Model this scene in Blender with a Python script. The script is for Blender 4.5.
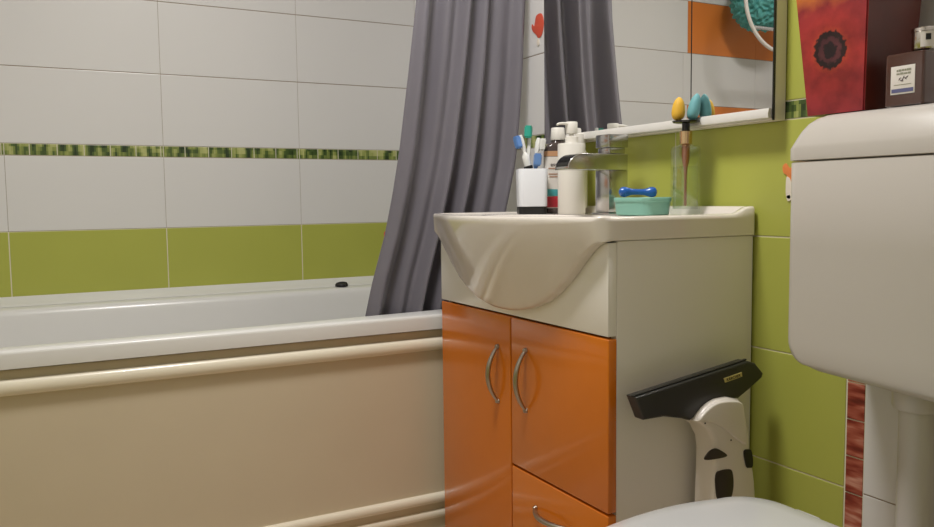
import bpy, bmesh, math, random
from mathutils import Vector, Matrix
random.seed(4)
S = bpy.context.scene
for o in list(bpy.data.objects):
    bpy.data.objects.remove(o)
COL = S.collection
PI = math.pi

# ------------------------------------------------------------------ camera
F, YAW, PITCH, ROLL = 813.69, 0.4894, 0.0790, -0.0117
CAM = Vector((-1.1375, -2.4466, 0.8717))
cy_, sy_, cp_, sp_ = math.cos(YAW), math.sin(YAW), math.cos(PITCH), math.sin(PITCH)
fwd = Vector((sy_ * cp_, cy_ * cp_, -sp_))
right = Vector((cy_, -sy_, 0))
up = right.cross(fwd)
r2 = right * math.cos(ROLL) + up * math.sin(ROLL)
u2 = up * math.cos(ROLL) - right * math.sin(ROLL)
cd = bpy.data.cameras.new('camera')
cam = bpy.data.objects.new('camera', cd)
COL.objects.link(cam)
cd.sensor_width = 36
cd.lens = F / 934 * 36
cd.clip_start = 0.02
m3 = Matrix((r2, u2, -fwd)).transposed()
cam.matrix_world = Matrix.Translation(CAM) @ m3.to_4x4()
S.camera = cam

# ------------------------------------------------------------------ world, light, exposure
w = bpy.data.worlds.new('world')
S.world = w
w.use_nodes = True
w.node_tree.nodes['Background'].inputs[0].default_value = (0.5, 0.5, 0.5, 1)
w.node_tree.nodes['Background'].inputs[1].default_value = 0.1
LAMP = Vector((-0.74, -1.34, 2.30))
ld = bpy.data.lights.new('ceiling_light', 'AREA')
ld.shape = 'DISK'
ld.size = 0.34
ld.energy = 20
ld.color = (1.0, 0.975, 0.955)
lo = bpy.data.objects.new('ceiling_light', ld)
lo.location = LAMP - Vector((0, 0, 0.062))
COL.objects.link(lo)
S.view_settings.view_transform = 'Standard'
S.view_settings.look = 'None'
S.view_settings.gamma = 1
S.view_settings.use_curve_mapping = False
S.view_settings.exposure = 0.0


# ------------------------------------------------------------------ helpers
def lin(c):
    c = c / 255
    return c / 12.92 if c <= 0.04045 else ((c + 0.055) / 1.055) ** 2.4


def rgb(r, g, b):
    return (lin(r), lin(g), lin(b), 1)


MATS = {}


def mat(name, col, rough=0.4, metal=0.0, coat=0.0, bump=0.0, bscale=60, vary=0.0, vscale=6, spec=0.5, sheen=0):
    m = bpy.data.materials.new(name)
    m.use_nodes = True
    nt = m.node_tree
    p = nt.nodes['Principled BSDF']
    p.inputs['Base Color'].default_value = col
    p.inputs['Roughness'].default_value = rough
    p.inputs['Metallic'].default_value = metal
    p.inputs['Coat Weight'].default_value = coat
    p.inputs['Coat Roughness'].default_value = 0.08
    p.inputs['Specular IOR Level'].default_value = spec
    p.inputs['Sheen Weight'].default_value = sheen
    geo = nt.nodes.new('ShaderNodeNewGeometry')
    if vary:
        n = nt.nodes.new('ShaderNodeTexNoise')
        n.inputs['Scale'].default_value = vscale
        n.inputs['Detail'].default_value = 4
        nt.links.new(geo.outputs['Position'], n.inputs['Vector'])
        mx = nt.nodes.new('ShaderNodeMix')
        mx.data_type = 'RGBA'
        mx.inputs[6].default_value = tuple(max(0, c * (1 - vary)) for c in col[:3]) + (1,)
        mx.inputs[7].default_value = tuple(min(1, c * (1 + vary)) for c in col[:3]) + (1,)
        nt.links.new(n.outputs[0], mx.inputs[0])
        nt.links.new(mx.outputs[2], p.inputs['Base Color'])
    if bump:
        n = nt.nodes.new('ShaderNodeTexNoise')
        n.inputs['Scale'].default_value = bscale
        n.inputs['Detail'].default_value = 3
        nt.links.new(geo.outputs['Position'], n.inputs['Vector'])
        b = nt.nodes.new('ShaderNodeBump')
        b.inputs['Strength'].default_value = bump
        b.inputs['Distance'].default_value = 0.002
        nt.links.new(n.outputs[0], b.inputs['Height'])
        nt.links.new(b.outputs[0], p.inputs['Normal'])
    MATS[name] = m
    return m


def ramp_mat(name, scale, stops, rough=0.25, noise_scale=1.0, detail=1.5, quant=None, coat=0.0):
    """streaky decor: position scaled per axis, noise, colour ramp"""
    m = mat(name, (1, 1, 1, 1), rough, coat=coat)
    nt = m.node_tree
    geo = nt.nodes.new('ShaderNodeNewGeometry')
    v = nt.nodes.new('ShaderNodeVectorMath')
    v.operation = 'MULTIPLY'
    v.inputs[1].default_value = scale
    nt.links.new(geo.outputs['Position'], v.inputs[0])
    src = v.outputs[0]
    if quant:
        q = nt.nodes.new('ShaderNodeVectorMath')
        q.operation = 'SNAP'
        q.inputs[1].default_value = quant
        nt.links.new(src, q.inputs[0])
        src = q.outputs[0]
    n = nt.nodes.new('ShaderNodeTexNoise')
    n.inputs['Scale'].default_value = noise_scale
    n.inputs['Detail'].default_value = detail
    nt.links.new(src, n.inputs['Vector'])
    r = nt.nodes.new('ShaderNodeValToRGB')
    e = r.color_ramp.elements
    while len(e) < len(stops):
        e.new(0.5)
    for k, (pos, c) in enumerate(stops):
        e[k].position = pos
        e[k].color = c
    nt.links.new(n.outputs[0], r.inputs[0])
    nt.links.new(r.outputs[0], nt.nodes['Principled BSDF'].inputs['Base Color'])
    return m


def thin_glass(name, tint, refl_rough=0.02, strength=1.0):
    m = bpy.data.materials.new(name)
    m.use_nodes = True
    nt = m.node_tree
    nt.nodes.remove(nt.nodes['Principled BSDF'])
    out = nt.nodes['Material Output']
    t = nt.nodes.new('ShaderNodeBsdfTransparent')
    t.inputs[0].default_value = tint
    g = nt.nodes.new('ShaderNodeBsdfGlossy')
    g.inputs['Roughness'].default_value = refl_rough
    fr = nt.nodes.new('ShaderNodeLayerWeight')
    fr.inputs['Blend'].default_value = 0.5
    pw = nt.nodes.new('ShaderNodeMath')
    pw.operation = 'POWER'
    pw.inputs[1].default_value = 3.0
    nt.links.new(fr.outputs['Facing'], pw.inputs[0])
    sc = nt.nodes.new('ShaderNodeMath')
    sc.operation = 'MULTIPLY_ADD'
    sc.inputs[1].default_value = 0.8
    sc.inputs[2].default_value = 0.08
    nt.links.new(pw.outputs[0], sc.inputs[0])
    mx = nt.nodes.new('ShaderNodeMixShader')
    nt.links.new(sc.outputs[0], mx.inputs[0])
    nt.links.new(t.outputs[0], mx.inputs[1])
    nt.links.new(g.outputs[0], mx.inputs[2])
    nt.links.new(mx.outputs[0], out.inputs['Surface'])
    MATS[name] = m
    return m


def finish(name, bm, material, parent=None, origin=None, smooth=True, angle=40):
    """bm is in world coordinates -> one mesh object whose origin is parent.location or origin"""
    me = bpy.data.meshes.new(name)
    bmesh.ops.recalc_face_normals(bm, faces=bm.faces)
    for f in bm.faces:
        f.smooth = smooth
    if smooth:
        lim = math.radians(angle)
        for e in bm.edges:
            if len(e.link_faces) == 2 and e.calc_face_angle(0) > lim:
                e.smooth = False
    bm.to_mesh(me)
    bm.free()
    return link_mesh(name, me, material, parent, origin)


def link_mesh(name, me, material, parent=None, origin=None):
    o = bpy.data.objects.new(name, me)
    mats = material if isinstance(material, (list, tuple)) else [material]
    for mm in mats:
        me.materials.append(MATS[mm])
    if parent is not None:
        base = wloc(parent)
    elif origin is not None:
        base = Vector(origin)
    else:
        xs = [v.co for v in me.vertices]
        lo_ = [min(c[i] for c in xs) for i in range(3)]
        hi_ = [max(c[i] for c in xs) for i in range(3)]
        base = Vector(((lo_[0] + hi_[0]) / 2, (lo_[1] + hi_[1]) / 2, lo_[2]))
    me.transform(Matrix.Translation(-base))
    COL.objects.link(o)
    if parent is not None:
        o.parent = parent
    else:
        o.location = base
    return o


def wloc(o):
    v = Vector(o.location)
    while o.parent:
        o = o.parent
        v += o.location
    return v


def tag(o, label, cat, group=None):
    o['label'] = label
    o['category'] = cat
    if group:
        o['group'] = group
    return o


def thing(name, loc, label, cat, group=None):
    o = bpy.data.objects.new(name, None)
    o.empty_display_size = 0.05
    o.location = loc
    COL.objects.link(o)
    return tag(o, label, cat, group)


def structure(o):
    o['kind'] = 'structure'
    return o


def add_box(bm, x0, x1, y0, y1, z0, z1, bevel=0.0, seg=2):
    t = bmesh.new()
    bmesh.ops.create_cube(t, size=1)
    for v in t.verts:
        v.co = Vector(((x0 + x1) / 2 + v.co.x * (x1 - x0), (y0 + y1) / 2 + v.co.y * (y1 - y0), (z0 + z1) / 2 + v.co.z * (z1 - z0)))
    if bevel:
        bmesh.ops.bevel(t, geom=t.edges[:], offset=bevel, segments=seg, profile=0.5, affect='EDGES')
    merge(bm, t)


def merge(bm, t, mtx=None):
    if mtx is not None:
        bmesh.ops.transform(t, matrix=mtx, verts=t.verts)
    me = bpy.data.meshes.new('tmp')
    t.to_mesh(me)
    t.free()
    bm.from_mesh(me)
    bpy.data.meshes.remove(me)


def loops(bm, rings, cap0=True, cap1=True, closed=True):
    """skin a list of equally long rings of points"""
    vs = [[bm.verts.new(p) for p in r] for r in rings]
    n = len(vs[0])
    for a, b in zip(vs[:-1], vs[1:]):
        for i in range(n if closed else n - 1):
            j = (i + 1) % n
            try:
                bm.faces.new((a[i], a[j], b[j], b[i]))
            except ValueError:
                pass
    if cap0:
        bm.faces.new(list(reversed(vs[0])))
    if cap1:
        bm.faces.new(vs[-1])
    return vs


def add_lathe(bm, prof, center, seg=32, axis='z', cap0=True, cap1=True):
    cx, cy, cz = center
    rings = []
    for r, h in prof:
        ring = []
        for i in range(seg):
            a = 2 * PI * i / seg
            if axis == 'z':
                ring.append((cx + r * math.cos(a), cy + r * math.sin(a), cz + h))
            elif axis == 'x':
                ring.append((cx + h, cy + r * math.cos(a), cz + r * math.sin(a)))
            else:
                ring.append((cx + r * math.cos(a), cy + h, cz + r * math.sin(a)))
        rings.append(ring)
    loops(bm, rings, cap0, cap1)


def add_tube(bm, pts, rad, seg=12, squash=1.0):
    pts = [Vector(p) for p in pts]
    n = len(pts)
    if not isinstance(rad, (list, tuple)):
        rad = [rad] * n
    t0 = (pts[1] - pts[0]).normalized()
    ref = Vector((0, 0, 1)) if abs(t0.z) < 0.9 else Vector((1, 0, 0))
    nrm = t0.cross(ref).normalized()
    rings = []
    for i in range(n):
        t = (pts[min(i + 1, n - 1)] - pts[max(i - 1, 0)]).normalized()
        nrm = (nrm - t * nrm.dot(t)).normalized()
        b = t.cross(nrm)
        rings.append([pts[i] + (nrm * math.cos(2 * PI * k / seg) + b * math.sin(2 * PI * k / seg) * squash) * rad[i] for k in range(seg)])
    loops(bm, rings)


def rrect(x0, x1, y0, y1, r, seg=6):
    """rounded rectangle, counter-clockwise (x, y) points; r one radius or four (x1y1, x0y1, x0y0, x1y0)"""
    rr = r if isinstance(r, (list, tuple)) else [r] * 4
    cs = [(x1 - rr[0], y1 - rr[0], 0, rr[0]), (x0 + rr[1], y1 - rr[1], PI / 2, rr[1]), (x0 + rr[2], y0 + rr[2], PI, rr[2]), (x1 - rr[3], y0 + rr[3], 1.5 * PI, rr[3])]
    out = []
    for cx, cy, a0, q in cs:
        for k in range(seg + 1):
            a = a0 + PI / 2 * k / seg
            out.append((cx + q * math.cos(a), cy + q * math.sin(a)))
    return out


def outline_mesh(name, outer, holes, half, bevel, mapfn, res=2):
    """2D outline with holes, extruded and bevelled through a curve; mapfn maps (u,v,w) -> world"""
    cu = bpy.data.curves.new(name, 'CURVE')
    cu.dimensions = '2D'
    cu.fill_mode = 'BOTH'
    for poly in [outer] + list(holes):
        sp = cu.splines.new('POLY')
        sp.points.add(len(poly) - 1)
        for pt, (a, b) in zip(sp.points, poly):
            pt.co = (a, b, 0, 1)
        sp.use_cyclic_u = True
    cu.extrude = max(half - bevel, 0.00001)
    cu.bevel_depth = bevel
    cu.bevel_resolution = res
    cu.offset = -bevel
    ob = bpy.data.objects.new(name, cu)
    COL.objects.link(ob)
    dg = bpy.context.evaluated_depsgraph_get()
    me = bpy.data.meshes.new_from_object(ob.evaluated_get(dg))
    bpy.data.objects.remove(ob)
    bpy.data.curves.remove(cu)
    me.materials.clear()
    for v in me.vertices:
        v.co = mapfn(*v.co)
    bm = bmesh.new()
    bm.from_mesh(me)
    bpy.data.meshes.remove(me)
    bmesh.ops.remove_doubles(bm, verts=bm.verts, dist=0.00002)
    return bm


def text_bm(body, size, mapfn, depth=0.0002):
    cu = bpy.data.curves.new('t', 'FONT')
    cu.body = body
    cu.size = size
    cu.extrude = depth
    cu.align_x = 'CENTER'
    cu.align_y = 'CENTER'
    ob = bpy.data.objects.new('t', cu)
    COL.objects.link(ob)
    dg = bpy.context.evaluated_depsgraph_get()
    me = bpy.data.meshes.new_from_object(ob.evaluated_get(dg))
    bpy.data.objects.remove(ob)
    bpy.data.curves.remove(cu)
    for v in me.vertices:
        v.co = mapfn(*v.co)
    bm = bmesh.new()
    bm.from_mesh(me)
    bpy.data.meshes.remove(me)
    return bm


def smooth_poly(pts, sub=5):
    """closed Catmull-Rom through 2D points"""
    n = len(pts)
    out = []
    for i in range(n):
        p0, p1, p2, p3 = (pts[(i + k) % n] for k in (-1, 0, 1, 2))
        for s in range(sub):
            t = s / sub
            out.append(tuple(0.5 * (2 * p1[c] + (p2[c] - p0[c]) * t + (2 * p0[c] - 5 * p1[c] + 4 * p2[c] - p3[c]) * t * t
                                    + (3 * p1[c] - p0[c] - 3 * p2[c] + p3[c]) * t ** 3) for c in (0, 1)))
    return out


def sstep(a, b, x):
    t = min(1, max(0, (x - a) / (b - a)))
    return t * t * (3 - 2 * t)


def lerp_table(tab, x):
    if x <= tab[0][0]:
        return tab[0][1]
    for (a, va), (b, vb) in zip(tab[:-1], tab[1:]):
        if x <= b:
            return va + (vb - va) * (x - a) / (b - a)
    return tab[-1][1]


# ------------------------------------------------------------------ materials
mat('tile_white', rgb(222, 220, 218), 0.30, vary=0.02, vscale=3, bump=0.02, bscale=12)
mat('tile_green', rgb(176, 180, 84), 0.30, vary=0.06, vscale=5, bump=0.03, bscale=14)
mat('tile_orange', rgb(222, 130, 60), 0.30, vary=0.06, vscale=5)
mat('grout_dirty', rgb(150, 132, 112), 0.9)  # beige-brown joints of the white and orange tiles
mat('grout_pale', rgb(226, 220, 196), 0.9)
G1, G2, G3, G4 = rgb(46, 62, 36), rgb(82, 102, 52), rgb(142, 152, 80), rgb(184, 186, 122)
ramp_mat('mosaic_green', (52, 52, 20), [(0.36, G1), (0.46, G2), (0.55, G3), (0.68, G4)], 0.25, detail=1.2, quant=(0.25, 0.25, 0.22))
ramp_mat('mosaic_red', (14, 14, 70), [(0.25, rgb(84, 28, 22)), (0.42, rgb(136, 54, 40)), (0.55, rgb(172, 92, 72)), (0.72, rgb(214, 160, 138))], 0.2, detail=2.5)
mat('plaster', rgb(236, 232, 224), 0.8)
mat('floor_tile', rgb(200, 180, 162), 0.35, vary=0.1)
mat('acrylic_white', rgb(222, 221, 218), 0.28, coat=0.1)
mat('panel_cream', rgb(212, 199, 174), 0.42, vary=0.03, vscale=9)
mat('rail_cream', rgb(238, 230, 210), 0.25, coat=0.3)
mat('ceramic', rgb(232, 224, 214), 0.10, coat=0.6)
mat('lacquer_white', rgb(246, 242, 234), 0.25, coat=0.3)
mat('carcass_white', rgb(244, 239, 231), 0.5, bump=0.05, bscale=300)
mat('lacquer_orange', rgb(217, 118, 24), 0.22, coat=0.5, vary=0.03, vscale=30)
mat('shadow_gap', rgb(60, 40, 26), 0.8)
mat('nickel', rgb(176, 168, 156), 0.30, 1.0)
mat('chrome', rgb(205, 205, 205), 0.2, 1.0)
mat('steel_strip', rgb(226, 223, 218), 0.35, 0.0, spec=0.8)
mat('casing_grey', rgb(236, 228, 218), 0.4)
mat('mirror_glass', rgb(238, 238, 236), 0.0, 1.0)
mat('black', rgb(22, 21, 20), 0.45)
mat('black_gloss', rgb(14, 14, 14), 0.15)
mat('rubber_black', rgb(30, 29, 28), 0.6)
mat('plastic_white', rgb(232, 228, 220), 0.35)
mat('plastic_cistern', rgb(197, 191, 183), 0.28, coat=0.15, bump=0.02, bscale=8)
mat('seat_white', rgb(208, 208, 208), 0.2, coat=0.3)
mat('fabric_grey', rgb(108, 104, 112), 0.5, bump=0.15, bscale=500, vary=0.04, vscale=20, sheen=0.15)
mat('cup_white', rgb(226, 228, 232), 0.4)
mat('blue_bristle', rgb(98, 142, 206), 0.5)
mat('teal_bristle', rgb(40, 160, 140), 0.5)
mat('brush_blue', rgb(108, 148, 206), 0.35)
mat('brush_white', rgb(232, 232, 228), 0.3)
mat('mint', rgb(134, 188, 172), 0.35)
mat('blue_tool', rgb(28, 92, 176), 0.25, coat=0.3)
mat('gold', rgb(236, 204, 158), 0.18, 1.0)
mat('copper', rgb(176, 104, 66), 0.35, 0.4)
mat('sponge_yellow', rgb(226, 178, 56), 0.6)
mat('sponge_teal', rgb(108, 170, 176), 0.6)
mat('label_white', rgb(228, 222, 214), 0.5)
mat('label_teal', rgb(70, 160, 164), 0.45)
mat('label_red', rgb(186, 42, 56), 0.45)
mat('ink_dark', rgb(84, 70, 74), 0.6)
mat('ink_brown', rgb(176, 136, 112), 0.6)
mat('ink_blue', rgb(96, 98, 138), 0.6)
mat('ink_green', rgb(150, 150, 130), 0.6)
mat('bottle_smoke', rgb(74, 64, 62), 0.12, coat=0.4)
mat('liquid_amber', rgb(196, 150, 112), 0.2)
mat('perfume_brown', rgb(80, 54, 46), 0.1, coat=0.5)
mat('silver', rgb(212, 206, 198), 0.16, 1.0)
mat('vac_black', rgb(44, 43, 42), 0.42)
mat('vac_white', rgb(238, 230, 222), 0.28, coat=0.2)
mat('vac_dark', rgb(52, 42, 36), 0.4)
mat('badge_gold', rgb(206, 190, 120), 0.35)
mat('sticker_red', rgb(212, 88, 66), 0.5)
mat('sticker_orange', rgb(226, 132, 70), 0.5)
mat('sticker_white', rgb(226, 216, 202), 0.5)
mat('sticker_dark', rgb(128, 116, 92), 0.5)
mat('puff_teal', rgb(92, 168, 164), 0.7, vary=0.25, vscale=40)
mat('ring_white', rgb(228, 222, 216), 0.25)
thin_glass('clear_glass', (0.95, 0.97, 0.95, 1))
thin_glass('pale_liquid', (0.95, 0.97, 0.93, 1))
mat('lamp_opal', rgb(255, 240, 220), 0.5)
_p = MATS['lamp_opal'].node_tree.nodes['Principled BSDF']
_p.inputs['Emission Color'].default_value = (1.0, 0.975, 0.955, 1)
_p.inputs['Emission Strength'].default_value = 6.0
# printed flower on the planter: a red poppy with a dark ragged ring, built around the planter's front
m = mat('flower_print', rgb(150, 38, 36), 0.35, coat=0.15)
nt = m.node_tree
tc = nt.nodes.new('ShaderNodeTexCoord')
FLW = Vector((-0.002, 0.0045, 0.088))       # flower centre on the front, planter's own frame (y, z)


def nd(kind, **kw):
    n = nt.nodes.new(kind)
    for k, v in kw.items():
        setattr(n, k, v)
    return n


sep = nd('ShaderNodeSeparateXYZ')
nt.links.new(tc.outputs['Object'], sep.inputs[0])
dy = nd('ShaderNodeMath', operation='SUBTRACT'); nt.links.new(sep.outputs[1], dy.inputs[0]); dy.inputs[1].default_value = FLW.y
dz = nd('ShaderNodeMath', operation='SUBTRACT'); nt.links.new(sep.outputs[2], dz.inputs[0]); dz.inputs[1].default_value = FLW.z
ang = nd('ShaderNodeMath', operation='ARCTAN2'); nt.links.new(dz.outputs[0], ang.inputs[0]); nt.links.new(dy.outputs[0], ang.inputs[1])
cmb = nd('ShaderNodeCombineXYZ'); nt.links.new(dy.outputs[0], cmb.inputs[0]); nt.links.new(dz.outputs[0], cmb.inputs[1])
ln = nd('ShaderNodeVectorMath', operation='LENGTH'); nt.links.new(cmb.outputs[0], ln.inputs[0])
nz = nd('ShaderNodeTexNoise'); nz.inputs['Scale'].default_value = 160; nt.links.new(tc.outputs['Object'], nz.inputs['Vector'])
a1 = nd('ShaderNodeMath', operation='MULTIPLY_ADD'); nt.links.new(nz.outputs[0], a1.inputs[0]); a1.inputs[1].default_value = 0.012
nt.links.new(ln.outputs['Value'], a1.inputs[2])
rp = nd('ShaderNodeValToRGB')
mr = nd('ShaderNodeMapRange'); mr.inputs[1].default_value = 0.004; mr.inputs[2].default_value = 0.107
nt.links.new(a1.outputs[0], mr.inputs[0]); nt.links.new(mr.outputs[0], rp.inputs[0])
el = rp.color_ramp.elements
STOPS = [(0.0, rgb(30, 14, 18)), (0.115, rgb(36, 16, 22)), (0.14, rgb(98, 46, 52)), (0.185, rgb(92, 44, 50)), (0.215, rgb(36, 14, 16)),
         (0.262, rgb(48, 16, 18)), (0.285, rgb(196, 68, 46)), (0.34, rgb(182, 52, 46)), (0.6, rgb(164, 46, 48)), (1.0, rgb(150, 44, 54))]
while len(el) < len(STOPS):
    el.new(0.5)
for k, (a, c) in enumerate(STOPS):
    el[k].position = a
    el[k].color = c
# orange-yellow petal tips towards the top, warm smudges over the red
n2 = nd('ShaderNodeTexNoise'); n2.inputs['Scale'].default_value = 26; n2.inputs['Detail'].default_value = 4; nt.links.new(tc.outputs['Object'], n2.inputs['Vector'])
tz = nd('ShaderNodeMath', operation='MULTIPLY_ADD'); nt.links.new(n2.outputs[0], tz.inputs[0]); tz.inputs[1].default_value = 0.05; nt.links.new(sep.outputs[2], tz.inputs[2])
mt = nd('ShaderNodeMapRange'); mt.inputs[1].default_value = 0.172; mt.inputs[2].default_value = 0.196; nt.links.new(tz.outputs[0], mt.inputs[0])
mxa = nd('ShaderNodeMix', data_type='RGBA'); nt.links.new(mt.outputs[0], mxa.inputs[0])
mxb = nd('ShaderNodeMix', data_type='RGBA', blend_type='MULTIPLY'); mxb.inputs[0].default_value = 1.0
rb = nd('ShaderNodeValToRGB'); rb.color_ramp.elements[0].position = 0.35; rb.color_ramp.elements[0].color = (0.55, 0.5, 0.55, 1); rb.color_ramp.elements[1].position = 0.62; rb.color_ramp.elements[1].color = (1.05, 1.1, 1.05, 1)
nt.links.new(n2.outputs[0], rb.inputs[0]); nt.links.new(rp.outputs[0], mxb.inputs[6]); nt.links.new(rb.outputs[0], mxb.inputs[7])
nt.links.new(mxb.outputs[2], mxa.inputs[6])
mxa.inputs[7].default_value = rgb(200, 112, 48)
nt.links.new(mxa.outputs[2], nt.nodes['Principled BSDF'].inputs['Base Color'])
mat('planter_dark', rgb(92, 34, 22), 0.4, vary=0.35, vscale=22)

# ------------------------------------------------------------------ room shell
XC, YD, HC = -1.70, -2.95, 2.30
T, LH = 0.2, 0.031
ROWS = []          # (z0, z1, kind)
for k in range(5):
    ROWS.append((k * T, (k + 1) * T, 'row%d' % k))
ROWS.append((1.0, 1.0 + LH, 'list'))
z_ = 1.0 + LH
k = 5
while z_ < HC:
    ROWS.append((z_, min(z_ + T, HC), 'row%d' % k))
    z_ += T
    k += 1


def tiled_wall(name, axis, n_in, origin, u0, u1, cols, pick, mats_, piece=0.0654, poff=0.0):
    """axis: the horizontal world axis ('x' or 'y'); n_in: +1/-1 room side along the other axis; tiles stand proud of the grout by 1.2 mm"""
    bm = bmesh.new()
    gd = 0.0012

    def P(u, z, d):
        return (u, origin + n_in * d, z) if axis == 'x' else (origin + n_in * d, u, z)

    def quad(a, mi):
        f = bm.faces.new([bm.verts.new(P(*p)) for p in a])
        f.material_index = mi

    def tile(ua, ub, za, zb, gu, gz, mi):
        ua += gu; ub -= gu; za += gz; zb -= gz
        if ub - ua < 0.004 or zb - za < 0.004:
            return
        b = 0.0012
        o = [(ua, za), (ub, za), (ub, zb), (ua, zb)]
        i = [(ua + b, za + b), (ub - b, za + b), (ub - b, zb - b), (ua + b, zb - b)]
        ov = [bm.verts.new(P(u, z, -gd)) for u, z in o]
        mv = [bm.verts.new(P(u, z, -0.0003)) for u, z in o]
        iv = [bm.verts.new(P(u, z, 0)) for u, z in i]
        for A, B in ((ov, mv), (mv, iv)):
            for q in range(4):
                r = (q + 1) % 4
                bm.faces.new((A[q], A[r], B[r], B[q])).material_index = mi
        bm.faces.new(iv).material_index = mi

    for za, zb, kind in ROWS:
        cc = cols(kind) if callable(cols) else cols
        for ua, ub in zip(cc[:-1], cc[1:]):
            a, b = max(ua, u0), min(ub, u1)
            if b <= a:
                continue
            um = (ua + ub) / 2
            mname, gmat = pick(um, kind)
            if mname == 'mosaic_red':
                continue
            mi, gi = mats_.index(mname), mats_.index(gmat)
            quad([(a, za, -gd), (b, za, -gd), (b, zb, -gd), (a, zb, -gd)], gi)
            if kind == 'list' and mname.startswith('mosaic'):
                q = math.floor((a - poff) / piece)
                while poff + q * piece < b:
                    pa, pb = max(a, poff + q * piece), min(b, poff + (q + 1) * piece)
                    tile(pa, pb, za, zb, 0.0011, 0.001, mi)
                    q += 1
            else:
                g = 0.0014 if gmat == 'grout_pale' else 0.0005
                tile(a, b, za, zb, g, g if gmat == 'grout_pale' else 0.0011, mi)
    return bm, P, quad, tile


WM = ['tile_white', 'tile_green', 'tile_orange', 'mosaic_green', 'mosaic_red', 'grout_dirty', 'grout_pale']
TW = 0.3926
X0 = -0.8017
colsA = [X0 + TW * k for k in range(-4, 4)]


def pickA(u, kind):
    if kind == 'list':
        return 'mosaic_green', 'grout_pale'
    r = int(kind[3:])
    if r <= 3:
        return 'tile_green', 'grout_pale'
    if u < X0 - TW - 0.01 and r in (5, 7, 9):
        return 'tile_orange', 'grout_dirty'
    return 'tile_white', 'grout_dirty'


colsA2 = sorted(set([c for c in colsA if abs(c - (X0 - TW)) > 1e-6] + [X0 - TW - 0.022]))
bm, *_ = tiled_wall('wall_back', 'x', -1, 0.0, XC, 0.0, lambda k: colsA2 if k in ('row5', 'row7', 'row9') else colsA, pickA, WM, piece=0.0654, poff=-1.2010)
structure(finish('wall_back', bm, WM, origin=(XC / 2, 0, 0), smooth=False))

YR0, YR1 = -1.599, -1.633
colsB = sorted([YR1 - TW * k for k in range(0, 5)] + [YR0, -1.20, -0.80, -0.40, 0.0])


def pickB(u, kind):
    if YR1 < u < YR0:
        return 'mosaic_red', 'grout_pale'
    if kind == 'list':
        return ('mosaic_green', 'grout_pale') if u > YR0 else ('tile_white', 'grout_dirty')
    r = int(kind[3:])
    if u < YR1:
        return 'tile_white', 'grout_dirty'
    if u > -0.80:
        return ('tile_green', 'grout_pale') if r <= 3 else ('tile_white', 'grout_dirty')
    return 'tile_green', 'grout_pale'


bm, P, quad, tile = tiled_wall('wall_right', 'y', -1, 0.0, YD, 0.0, colsB, pickB, WM, poff=-1.5315)
quad([(YR1, 0, -0.0012), (YR0, 0, -0.0012), (YR0, HC, -0.0012), (YR1, HC, -0.0012)], WM.index('grout_pale'))
zz = 0.0325
while zz < HC:
    tile(YR1 + 0.0005, YR0 - 0.001, zz, min(zz + 0.0602, HC), 0.001, 0.001, WM.index('mosaic_red'))
    zz += 0.0602
structure(finish('wall_right', bm, WM, origin=(0, YD / 2, 0), smooth=False))


def pickC(u, kind):
    if kind == 'list':
        return 'mosaic_green', 'grout_pale'
    r = int(kind[3:])
    return ('tile_green', 'grout_pale') if r <= 3 else ('tile_white', 'grout_dirty')


bm, *_ = tiled_wall('wall_left', 'y', 1, XC, YD, 0.0, [-TW * k for k in range(8, -1, -1)], pickC, WM)
structure(finish('wall_left', bm, WM, origin=(XC, YD / 2, 0), smooth=False))
bm, *_ = tiled_wall('wall_front', 'x', 1, YD, XC, 0.0, [-TW * k for k in range(5, -1, -1)], pickC, WM)
structure(finish('wall_front', bm, WM, origin=(XC / 2, YD, 0), smooth=False))
bm = bmesh.new(); add_box(bm, XC, 0, YD, 0, -0.05, 0)
structure(finish('floor', bm, 'floor_tile', origin=(XC / 2, YD / 2, 0), smooth=False))
bm = bmesh.new(); add_box(bm, XC, 0, YD, 0, HC, HC + 0.05)
structure(finish('ceiling', bm, 'plaster', origin=(XC / 2, YD / 2, HC), smooth=False))

# ------------------------------------------------------------------ ceiling lamp (out of the frame, lights the room)
t = thing('ceiling_lamp', (LAMP.x, LAMP.y, HC), 'round opal glass ceiling lamp above the middle of the bathroom', 'lamp')
bm = bmesh.new(); add_lathe(bm, [(0.10, 0.0), (0.17, -0.004), (0.17, -0.05), (0.165, -0.055), (0.05, -0.055)], (LAMP.x, LAMP.y, HC - 0.0005))
finish('lamp_base', bm, 'plastic_white', t)
bm = bmesh.new(); add_lathe(bm, [(0.155, -0.056), (0.158, -0.07), (0.15, -0.09), (0.12, -0.104), (0.08, -0.111), (0.03, -0.114)], (LAMP.x, LAMP.y, HC))
finish('diffuser', bm, 'lamp_opal', t)
lo.location = (LAMP.x, LAMP.y, HC - 0.118)

# ------------------------------------------------------------------ bathtub
BZ = 0.606
BL0, BL1, BY0, BY1 = XC + 0.004, -0.004, -0.762, -0.004


def tub_ring(inset, z, back=None, taper=0.0, r=0.05, right=None, left=None, front=None):
    x0, x1, y0, y1 = BL0 + (left if left is not None else inset), BL1 - (right if right is not None else inset), BY0 + (front if front is not None else inset), BY1 - (back if back is not None else inset)
    pts = []
    base = rrect(x0, x1, y0, y1, r, 8)
    n = len(base)
    for i in range(n):                                   # subdivide so that the taper can bend the long sides
        a, b = Vector(base[i]), Vector(base[(i + 1) % n])
        k = {8: 20, 17: 8, 26: 20, 35: 8}.get(i, 1)
        for s in range(k):
            p = a.lerp(b, s / k)
            ym = (y0 + y1) / 2
            fx = 1 - taper * sstep(-0.9, 0.0, p.x) if p.y < ym else 1 + 0.0 * taper
            pts.append((p.x, ym + (p.y - ym) * fx, z))
    return pts


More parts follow.
